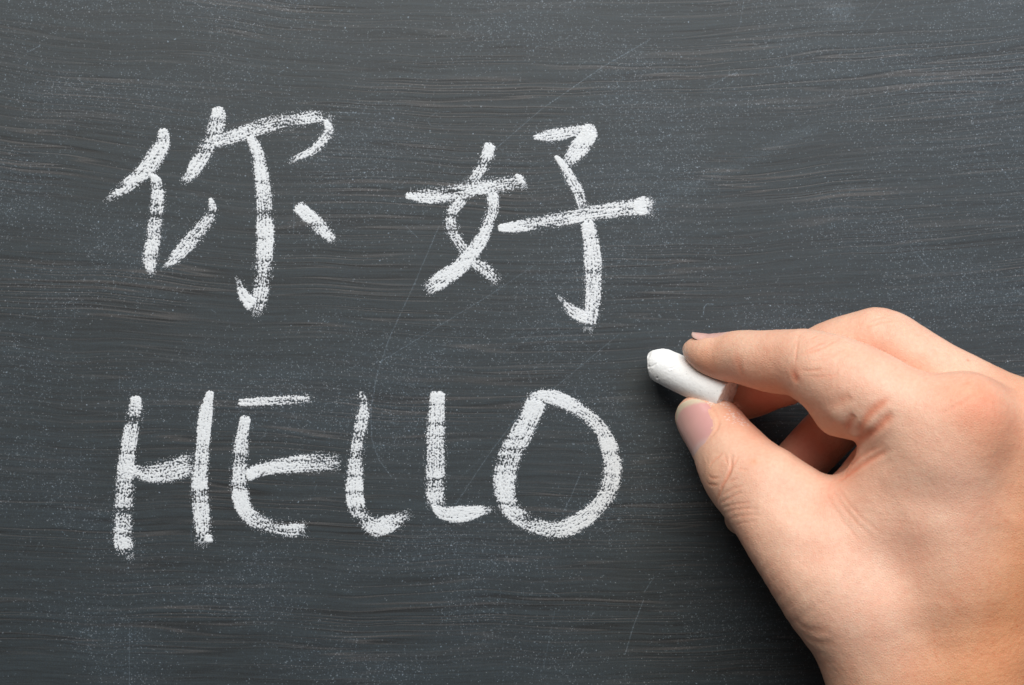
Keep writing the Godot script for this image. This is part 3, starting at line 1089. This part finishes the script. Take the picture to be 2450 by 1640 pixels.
	crease(.64, .21, .4, [Vector3(89.29, -27.49, 47.58), Vector3(89.65, -26.23, 52.14), Vector3(90.33, -25.07, 54.84), Vector3(91.35, -23.88, 57.06), Vector3(92.73, -22.64, 59.1), Vector3(93.75, -21.82, 60.28), Vector3(94.8, -21.01, 61.18)])
	crease(1.01, .2, .8, [Vector3(73.17, -6.81, 48.37), Vector3(73.08, -8.27, 48.25), Vector3(73.4, -9.75, 48.28), Vector3(73.82, -10.81, 48.32)])
	crease(.37, .12, .4, [Vector3(73.29, -5.4, 48.24), Vector3(73.5, -3.79, 47.8), Vector3(73.8, -2.15, 47.16), Vector3(74.21, -.58, 46.17), Vector3(74.72, .87, 44.83)])
	crease(.37, .17, .5, [Vector3(74.43, -3.46, 48.62), Vector3(75.81, -2.96, 49.53), Vector3(77.22, -2.46, 50.08), Vector3(78.78, -1.89, 50.59), Vector3(80.35, -1.25, 50.71), Vector3(81.99, -.41, 50.23), Vector3(83.4, .36, 49.37), Vector3(84.39, .86, 48.49)])
	crease(.32, .12, .4, [Vector3(74.55, -3.13, 48.54), Vector3(75.77, -2.38, 49.14), Vector3(77.03, -1.64, 49.42), Vector3(78.3, -.98, 49.46), Vector3(79.97, -.22, 49.47), Vector3(81.26, .32, 49.18)])
	crease(.32, .15, .4, [Vector3(77.37, .76, 46.91), Vector3(78.79, 1.64, 46.23), Vector3(80.35, 2.03, 46)])
	crease(.32, .12, .3, [Vector3(74.17, .44, 44.91), Vector3(74.97, 1.72, 43.67), Vector3(75.39, 2.18, 43.15)])
	crease(.37, .12, .4, [Vector3(74.49, -7.11, 49.77), Vector3(75.87, -7.2, 51.05), Vector3(77.14, -7.17, 52.01), Vector3(78.66, -7, 53.04), Vector3(79.85, -6.85, 53.68)])
	crease(.32, .07, .2, [Vector3(75.12, -4.96, 49.9), Vector3(76.66, -4.89, 51.05), Vector3(78.21, -4.8, 52.02), Vector3(79.8, -4.46, 52.75), Vector3(81.43, -3.84, 53.09), Vector3(83.11, -3.12, 53.18), Vector3(83.67, -2.89, 53.19)])
	crease(.32, .07, .2, [Vector3(75.82, -8.71, 51.07), Vector3(77.27, -8.77, 52.23), Vector3(78.72, -8.82, 53.34), Vector3(80.18, -8.71, 54.32), Vector3(81.67, -8.43, 55.11), Vector3(83.15, -8.09, 55.88), Vector3(83.65, -7.99, 56.09)])
	crease(.32, .07, .2, [Vector3(77.92, -3.87, 51.42), Vector3(79.45, -3.51, 51.96), Vector3(80.99, -3.15, 52.48), Vector3(82.56, -2.76, 52.72), Vector3(84.16, -2.32, 52.78), Vector3(85.79, -1.86, 52.63), Vector3(86.35, -1.72, 52.5)])
	crease(1.01, .08, .5, [Vector3(59.88, -2.89, 32.91), Vector3(59.95, -4.35, 33.29), Vector3(60.18, -5.78, 33.41), Vector3(60.62, -7.16, 33.35), Vector3(61.27, -8.55, 33.21), Vector3(61.89, -9.67, 32.86)])
	crease(.46, .36, .6, [Vector3(54.77, -43.68, 34.07), Vector3(54.41, -42.13, 35.54), Vector3(54.58, -40.47, 37.17), Vector3(55.08, -38.97, 38.39), Vector3(55.5, -37.37, 39.02), Vector3(56.21, -36.09, 39.6), Vector3(56.88, -34.78, 39.87), Vector3(57.45, -33.43, 39.88), Vector3(57.69, -32.04, 39.42), Vector3(57.76, -30.53, 38.56), Vector3(57.95, -28.93, 37.52)])
	crease(.35, .19, .5, [Vector3(57.18, -33.7, 39.78), Vector3(58.08, -32.49, 39.9), Vector3(58.85, -31.27, 39.68), Vector3(59.67, -29.89, 39.15)])
	crease(.46, .3, .5, [Vector3(52.47, -40.41, 31.48), Vector3(52.61, -38.73, 34.05)])
	crease(.32, .19, .4, [Vector3(51.68, -36.68, 32.67), Vector3(52.55, -37.7, 34.47), Vector3(53.94, -37.75, 36.93), Vector3(55.01, -37.63, 38.39)])
	crease(.32, .19, .4, [Vector3(52.31, -34.8, 34.37), Vector3(52.99, -35.96, 35.6), Vector3(54.29, -35.85, 37.49), Vector3(55.12, -35.65, 38.41)])
	crease(.32, .19, .4, [Vector3(55.82, -28.85, 35.81), Vector3(54.86, -30.02, 35.81), Vector3(53.83, -31.02, 35.28), Vector3(52.99, -32.19, 34.75), Vector3(52.45, -33.57, 34.37)])
	crease(.28, .12, .3, [Vector3(56.21, -29.04, 36.36), Vector3(56.45, -30.6, 37.7), Vector3(56.81, -32.15, 38.79), Vector3(57.01, -32.95, 39.36)])
	crease(.28, .09, .2, [Vector3(51.69, -30.3, 31.41), Vector3(52.07, -31.63, 32.82), Vector3(52.54, -32.94, 34.31)])
	crease(.37, .13, .3, [Vector3(54.6, -43.08, 34.73), Vector3(55.56, -41.92, 38.39), Vector3(56.86, -41.1, 40.66), Vector3(58.16, -40.08, 42.21), Vector3(59.48, -39.36, 43.42), Vector3(60.54, -39.09, 44.2)])
	crease(.37, .12, .3, [Vector3(54.6, -40.81, 36.99), Vector3(55.75, -39.81, 39.28), Vector3(56.96, -38.92, 40.79), Vector3(58.19, -38.16, 41.97), Vector3(59.69, -37.66, 43.18), Vector3(61, -37.36, 44.03)])
	crease(.32, .13, .3, [Vector3(59.23, -35.63, 42.18), Vector3(57.88, -36.07, 41.17), Vector3(56.6, -36.75, 40.11)])
	crease(.32, .09, .2, [Vector3(58.62, -33.31, 40.7), Vector3(59.97, -33.14, 41.55), Vector3(61.3, -33.33, 42.49), Vector3(61.68, -33.41, 42.75)])
	crease(.37, .11, .2, [Vector3(55.23, -44.76, 31.67), Vector3(56.07, -43.45, 38.61), Vector3(57.34, -42.74, 41.16), Vector3(58.57, -42.3, 42.88), Vector3(59.97, -41.98, 44.37), Vector3(61.5, -41.75, 45.59), Vector3(61.89, -41.69, 45.83)])
	crease(.37, .11, .2, [Vector3(55.94, -45.63, 34.64), Vector3(56.8, -44.66, 39.45), Vector3(57.95, -43.95, 41.92), Vector3(59.35, -43.51, 43.86), Vector3(60.86, -43.25, 45.3), Vector3(62.35, -43.18, 46.49), Vector3(63.87, -43.2, 47.43)])
	crease(.37, .1, .2, [Vector3(56.91, -47.07, 35.96), Vector3(58, -46.02, 41.47), Vector3(59.38, -45.33, 43.83), Vector3(60.84, -44.94, 45.5), Vector3(62.33, -44.77, 46.72), Vector3(63.84, -44.81, 47.74), Vector3(65.35, -44.94, 48.64)])
	crease(.37, .08, .15, [Vector3(57.96, -48.5, 38.64), Vector3(59.02, -47.62, 42.74), Vector3(60.36, -46.98, 44.91), Vector3(62.01, -46.63, 46.69), Vector3(63.36, -46.45, 47.74), Vector3(63.8, -46.39, 48.04)])
	crease(1.1, .13, .25, [Vector3(72.51, -70.9, 51.68), Vector3(73.68, -72.15, 52.36), Vector3(74.87, -73.16, 53.27), Vector3(76.18, -73.58, 54.4), Vector3(77.63, -73.68, 55.71), Vector3(78.9, -73.64, 56.76), Vector3(80.27, -73.51, 57.73), Vector3(81.19, -73.44, 58.3)])
	crease(1.01, .08, .15, [Vector3(74.5, -74.39, 51.3), Vector3(75.59, -75.48, 51.77), Vector3(76.69, -76.37, 52.51), Vector3(77.83, -76.75, 53.72), Vector3(79.12, -76.88, 55.01), Vector3(80.67, -76.83, 56.4), Vector3(81.93, -76.74, 57.36), Vector3(82.35, -76.72, 57.63)])
	crease(.46, .12, .5, [Vector3(112.78, -10.82, 64.03), Vector3(114.3, -10.35, 63.78), Vector3(115.87, -9.88, 63.33)])
	crease(.46, .09, .3, [Vector3(107.23, -18.08, 66.56), Vector3(108.46, -17.33, 66.76), Vector3(109.71, -16.57, 66.9), Vector3(110.96, -15.84, 66.97), Vector3(112.16, -15.14, 66.97), Vector3(113.85, -14.21, 66.81), Vector3(115.5, -13.34, 66.44), Vector3(116.65, -12.76, 66.02)])
	crease(.37, .15, .4, [Vector3(92.21, 3.3, 39.05), Vector3(93.6, 3.99, 39.46), Vector3(94.95, 4.61, 39.71), Vector3(96.33, 5.15, 39.82), Vector3(97.96, 5.49, 39.87), Vector3(99.58, 5.63, 39.98), Vector3(100.4, 5.71, 39.94)])
	crease(.37, .13, .3, [Vector3(92.74, 5.06, 38.45), Vector3(94.33, 5.63, 38.81), Vector3(95.86, 6.16, 38.91), Vector3(97.36, 6.65, 38.8), Vector3(98.22, 6.93, 38.61)])
	crease(.28, .09, .2, [Vector3(90.89, 6.97, 34.94), Vector3(91.36, 8, 32.68)])
	crease(.46, .07, .25, [Vector3(82.67, -38.04, 48.41), Vector3(83.64, -39.74, 50.9), Vector3(84.69, -41.5, 52.79), Vector3(85.8, -43.22, 54.25), Vector3(86.96, -44.81, 55.39), Vector3(88.14, -46.2, 56.34), Vector3(89.34, -47.45, 57.14), Vector3(90.55, -48.64, 57.86), Vector3(91.78, -49.87, 58.45)])
	crease(.46, .07, .25, [Vector3(84.16, -37.55, 49.29), Vector3(85.04, -39.09, 51.67), Vector3(86, -40.7, 53.45), Vector3(87.04, -42.27, 54.77), Vector3(88.17, -43.71, 55.84), Vector3(89.38, -44.96, 56.77), Vector3(90.65, -46.07, 57.63), Vector3(91.95, -47.13, 58.41), Vector3(93.25, -48.22, 59.12)])
	crease(.46, .06, .2, [Vector3(81.08, -38.7, 48.19), Vector3(81.97, -40.52, 50.32), Vector3(82.88, -42.37, 52.16), Vector3(83.86, -44.19, 53.64), Vector3(84.92, -45.93, 54.81), Vector3(86.06, -47.54, 55.77), Vector3(87.26, -49.05, 56.63), Vector3(88.49, -50.53, 57.35), Vector3(89.73, -52.03, 57.99)])
	swell(Vector3(71.74, -47.47, 51.83), 4.5, .8)
	swell(Vector3(75.65, -54.13, 56.12), 5, -.6)
	swell(Vector3(98.67, -51.71, 61.37), 9, -1)
	swell(Vector3(95.78, -71.28, 60.96), 8, .8)
	swell(Vector3(83.31, -19.28, 53.41), 3.6, .8)
	swell(Vector3(88.07, -23.57, 53.11), 2.2, .5)
	swell(Vector3(90.74, -21.23, 58.3), 3, .6)
	swell(Vector3(52.58, -35.43, 34.94), 4, .35)
	swell(Vector3(114.33, -14.62, 67.07), 6, .5)
	flush(Vector3(116.41, -14.62, 67.09), 9, 1, Vector3(.98, .76, .68))
	flush(Vector3(80.83, -29.39, 22.97), 10, .9, Vector3(.84, .52, .5))  # ring finger in the gap: pink pad, plus reddish bounced shade painted in
	flush(Vector3(68.64, -15.32, 20.93), 8, .9, Vector3(.84, .52, .5))  # middle fingertip in the gap: pad colour deepened by painted reddish shade
	flush(Vector3(120.61, -24.02, 66.98), 9, .6, Vector3(.95, .78, .66))
	flush(Vector3(127.4, -11.73, 55.83), 9, .4, Vector3(1, .85, .78))
	flush(Vector3(52.51, -5.87, 23.62), 6, .9, Vector3(.95, .8, .72))
	flush(Vector3(67.63, -10.45, 38.73), 7, .9, Vector3(.97, .8, .73))
	flush(Vector3(52.58, -18.09, 22.87), 5, .3, Vector3(.96, .88, .8))
	flush(Vector3(61.93, -20.61, 25.23), 5, .8, Vector3(.98, .8, .76))
	flush(Vector3(65.64, -24.7, 32.14), 4, .7, Vector3(.97, .8, .76))
	flush(Vector3(52.58, -35.43, 34.94), 5, .5, Vector3(.95, .86, .76))
	flush(Vector3(82.05, -38.87, 48.92), 5, .7, Vector3(1, .82, .8))
	flush(Vector3(87.31, -33.41, 49.84), 5, .8, Vector3(1, .82, .76))
	flush(Vector3(98.67, -51.71, 61.37), 8, .35, Vector3(.92, .84, .82))
	flush(Vector3(74.65, -53.86, 55.65), 4, .35, Vector3(.92, .82, .78))
	flush(Vector3(72.99, -8.65, 48.07), 3, .5, Vector3(.97, .74, .68))
	flush(Vector3(97.93, 2.19, 41.52), 8, .3, Vector3(1, .9, .88))
	flush(Vector3(124.45, -27.31, 63.96), 12, .4, Vector3(.94, .78, .66))
	flush(Vector3(63.2, -31.16, 41.93), 1, .5, Vector3(.93, .78, .62))
	flush(Vector3(81.66, -8.54, 55.13), .8, .4, Vector3(1, .78, .76))
	flush(Vector3(118.36, -4.66, 46.76), .45, .8, Vector3(.7, .5, .45))
	var hand := thing("hand", "right hand reaching in from the lower right corner, pinching a stub of chalk", "hand")
	var nail_m := StandardMaterial3D.new()
	nail_m.resource_name = "nail"
	nail_m.vertex_color_use_as_albedo = true
	nail_m.roughness = 0.32
	nail_m.metallic_specular = 0.5
	nail_m.subsurf_scatter_enabled = true
	nail_m.subsurf_scatter_strength = 0.08
	make_nail(hand, "thumbnail", "broad pink nail of the thumb", 20, Vector3(57.33, -30.43, 20.5), Vector3(51.29, -17.25, 13), Vector3(-.789, .049, .612), 1.05, nail_m)
	make_nail(hand, "fingernail", "nail of the forefinger seen edge on", 11, Vector3(59.15, -3.29, 20.5), Vector3(49.03, -1.26, 15.3), Vector3(-.051, .995, .082), .85, nail_m, Vector3(0.64, 0.42, 0.36))
	make_nail(hand, "fingernail", "tip of a curled finger's nail behind the thumb", 15, Vector3(69.93, -43, 10), Vector3(63.03, -49.45, 7.5), Vector3(-.824, .495, .275), .8, nail_m)
	var clock := Time.get_ticks_msec()
	var net := surface_nets()
	net = subdivide(net[0], net[1])
	var v: PackedVector3Array = net[0]
	var quads: PackedInt32Array = net[1]
	var nor := quad_normals(v, quads)
	var blotch := noise(41, 0.09, 3)
	var mottle := noise(42, 0.55, 2)
	var pore := noise(43, 1.1, 1)
	var warp := noise(44, 0.12, 2)
	# fields of fine parallel lines: middle, radius, direction across the lines, spacing, depth
	var furrows := [[Vector3(62.63, -49.02, 44), 9, Vector3(.5, -.86, .1), 1, .06, .1], [Vector3(120.12, -79.01, 55), 24, Vector3(.503, -.865, 0), 1.6, .1, .2], [Vector3(89.65, -8.59, 52), 9, Vector3(.362, .932, 0), 1.2, .06, .07], [Vector3(95.56, -45.91, 55), 14, Vector3(.1, .995, 0), 1.3, .05, .05], [Vector3(78.48, -70.47, 55), 12, Vector3(.455, -.89, 0), 1.3, .03, .05]
	]
	var dusty := [[Vector3(60.73, -20.58, 26), 4], [Vector3(53.99, -15.57, 19.85), 3.5], [Vector3(47.16, -2.86, 17.1), 2.2], [Vector3(57.86, -16.45, 20.94), 2.5]]
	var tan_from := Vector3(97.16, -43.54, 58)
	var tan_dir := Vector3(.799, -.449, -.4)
	var col := PackedColorArray()
	col.resize(v.size())
	var moved := v.duplicate()
	for i in v.size():
		var p := v[i]
		var d := 0.0
		for s in swells:
			var q: float = p.distance_squared_to(s[0]) / (s[1] * s[1])
			if q < 6.0:
				d += s[2] * exp(-q)
		var red := 0.0
		var key := cell_key(int(floor(p.x / CREASE_CELL)), int(floor(p.y / CREASE_CELL)), int(floor(p.z / CREASE_CELL)))
		if crease_grid.has(key):
			var groove := 0.0
			var ridge := 0.0
			var nearest := {}
			for id in crease_grid[key]:
				var c: Array = crease_list[id]
				var a: Vector3 = c[0]
				var ab: Vector3 = c[1] - a
				var t := clampf((p - a).dot(ab) / maxf(ab.length_squared(), 1e-6), 0.0, 1.0)
				var w: float = c[2]
				var q := (p - a - ab * t).length() / w
				if q < 3.2 and (not nearest.has(c[7]) or q < nearest[c[7]][0]):
					nearest[c[7]] = [q, lerpf(c[5], c[6], t), c]
			for g in nearest:
				var q: float = nearest[g][0]
				var taper: float = nearest[g][1]
				var c: Array = nearest[g][2]
				var depth: float = c[3] * taper
				groove = maxf(groove, depth * exp(-q * q))
				ridge = maxf(ridge, 0.25 * depth * exp(-pow((q - 1.9) / 0.8, 2.0)))
				red = maxf(red, c[4] * exp(-q * q * 0.9) * taper)
			d += ridge - groove
		for f in furrows:
			var q: float = p.distance_squared_to(f[0]) / (f[1] * f[1])
			if q < 1.0:
				var fade := (1.0 - q) * (1.0 - q)
				var ph: float = p.dot(f[2]) / f[3] + 1.6 * warp.get_noise_3dv(p) + 0.35 * mottle.get_noise_3dv(p * 0.5)
				var tri := absf(ph - floor(ph) - 0.5) * 2.0
				var line := pow(tri, 4.0)
				d -= f[4] * fade * line
				red += f[5] * fade * line
		d += 0.03 * mottle.get_noise_3dv(p) + 0.10 * blotch.get_noise_3dv(p * 1.3)
		moved[i] = p + nor[i] * d
		var c := Vector3(0.80, 0.465, 0.328)
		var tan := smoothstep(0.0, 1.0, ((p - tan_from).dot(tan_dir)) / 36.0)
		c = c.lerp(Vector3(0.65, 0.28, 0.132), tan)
		var bl := blotch.get_noise_3dv(p)
		c *= Vector3(1.0 + 0.03 * bl, 1.0 + 0.11 * bl, 1.0 + 0.13 * bl)
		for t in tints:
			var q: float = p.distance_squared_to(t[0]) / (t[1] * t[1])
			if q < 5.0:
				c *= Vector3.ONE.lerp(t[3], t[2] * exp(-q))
		red = clampf(red, 0.0, 1.0)
		c *= Vector3(1.0 - 0.06 * red, 1.0 - 0.36 * red, 1.0 - 0.44 * red)
		var spot := pore.get_noise_3dv(p)
		if spot > 0.5:
			c *= Vector3.ONE.lerp(Vector3(0.90, 0.70, 0.62), clampf(tan * 1.6, 0.0, 1.0) * minf(0.8, (spot - 0.5) * 2.2))
		var mo := mottle.get_noise_3dv(p * 1.4)
		c *= Vector3(1.0 + 0.02 * mo, 1.0 + 0.10 * mo, 1.0 + 0.11 * mo)
		# chalk dust rubbed off on the fingertips
		for f in dusty:
			var q: float = p.distance_squared_to(f[0]) / (f[1] * f[1])
			if q < 1.0 and pore.get_noise_3dv(p * 2.1 + Vector3(9, 0, 0)) + 0.25 * mottle.get_noise_3dv(p * 3.0) > 0.30 + 0.35 * q:
				c = c.lerp(Vector3(0.84, 0.82, 0.80), 0.62)
		col[i] = Color(c.x, c.y, c.z)
	nor = quad_normals(moved, quads)
	var idx := PackedInt32Array()
	idx.resize(quads.size() / 4 * 6)
	var k := 0
	for q in range(0, quads.size(), 4):
		idx[k] = quads[q]
		idx[k + 1] = quads[q + 2]
		idx[k + 2] = quads[q + 1]
		idx[k + 3] = quads[q]
		idx[k + 4] = quads[q + 3]
		idx[k + 5] = quads[q + 2]
		k += 6
	for i in moved.size():
		moved[i] *= MM
	var skin := StandardMaterial3D.new()
	skin.resource_name = "skin"
	skin.vertex_color_use_as_albedo = true
	skin.roughness = 0.52
	skin.metallic_specular = 0.4
	skin.subsurf_scatter_enabled = true
	skin.subsurf_scatter_strength = 0.08
	var cells := noise(51, 0.06, 2, FastNoiseLite.TYPE_CELLULAR)
	cells.cellular_return_type = FastNoiseLite.RETURN_DISTANCE2_SUB
	var relief := cells.get_seamless_image(512, 512)
	relief.convert(Image.FORMAT_L8)
	skin.heightmap_enabled = true
	skin.heightmap_texture = ImageTexture.create_from_image(relief)
	skin.heightmap_scale = 0.012
	skin.uv1_triplanar = true
	skin.uv1_scale = Vector3.ONE * 55.0
	put("skin", array_mesh(moved, nor, col, idx), skin, hand)
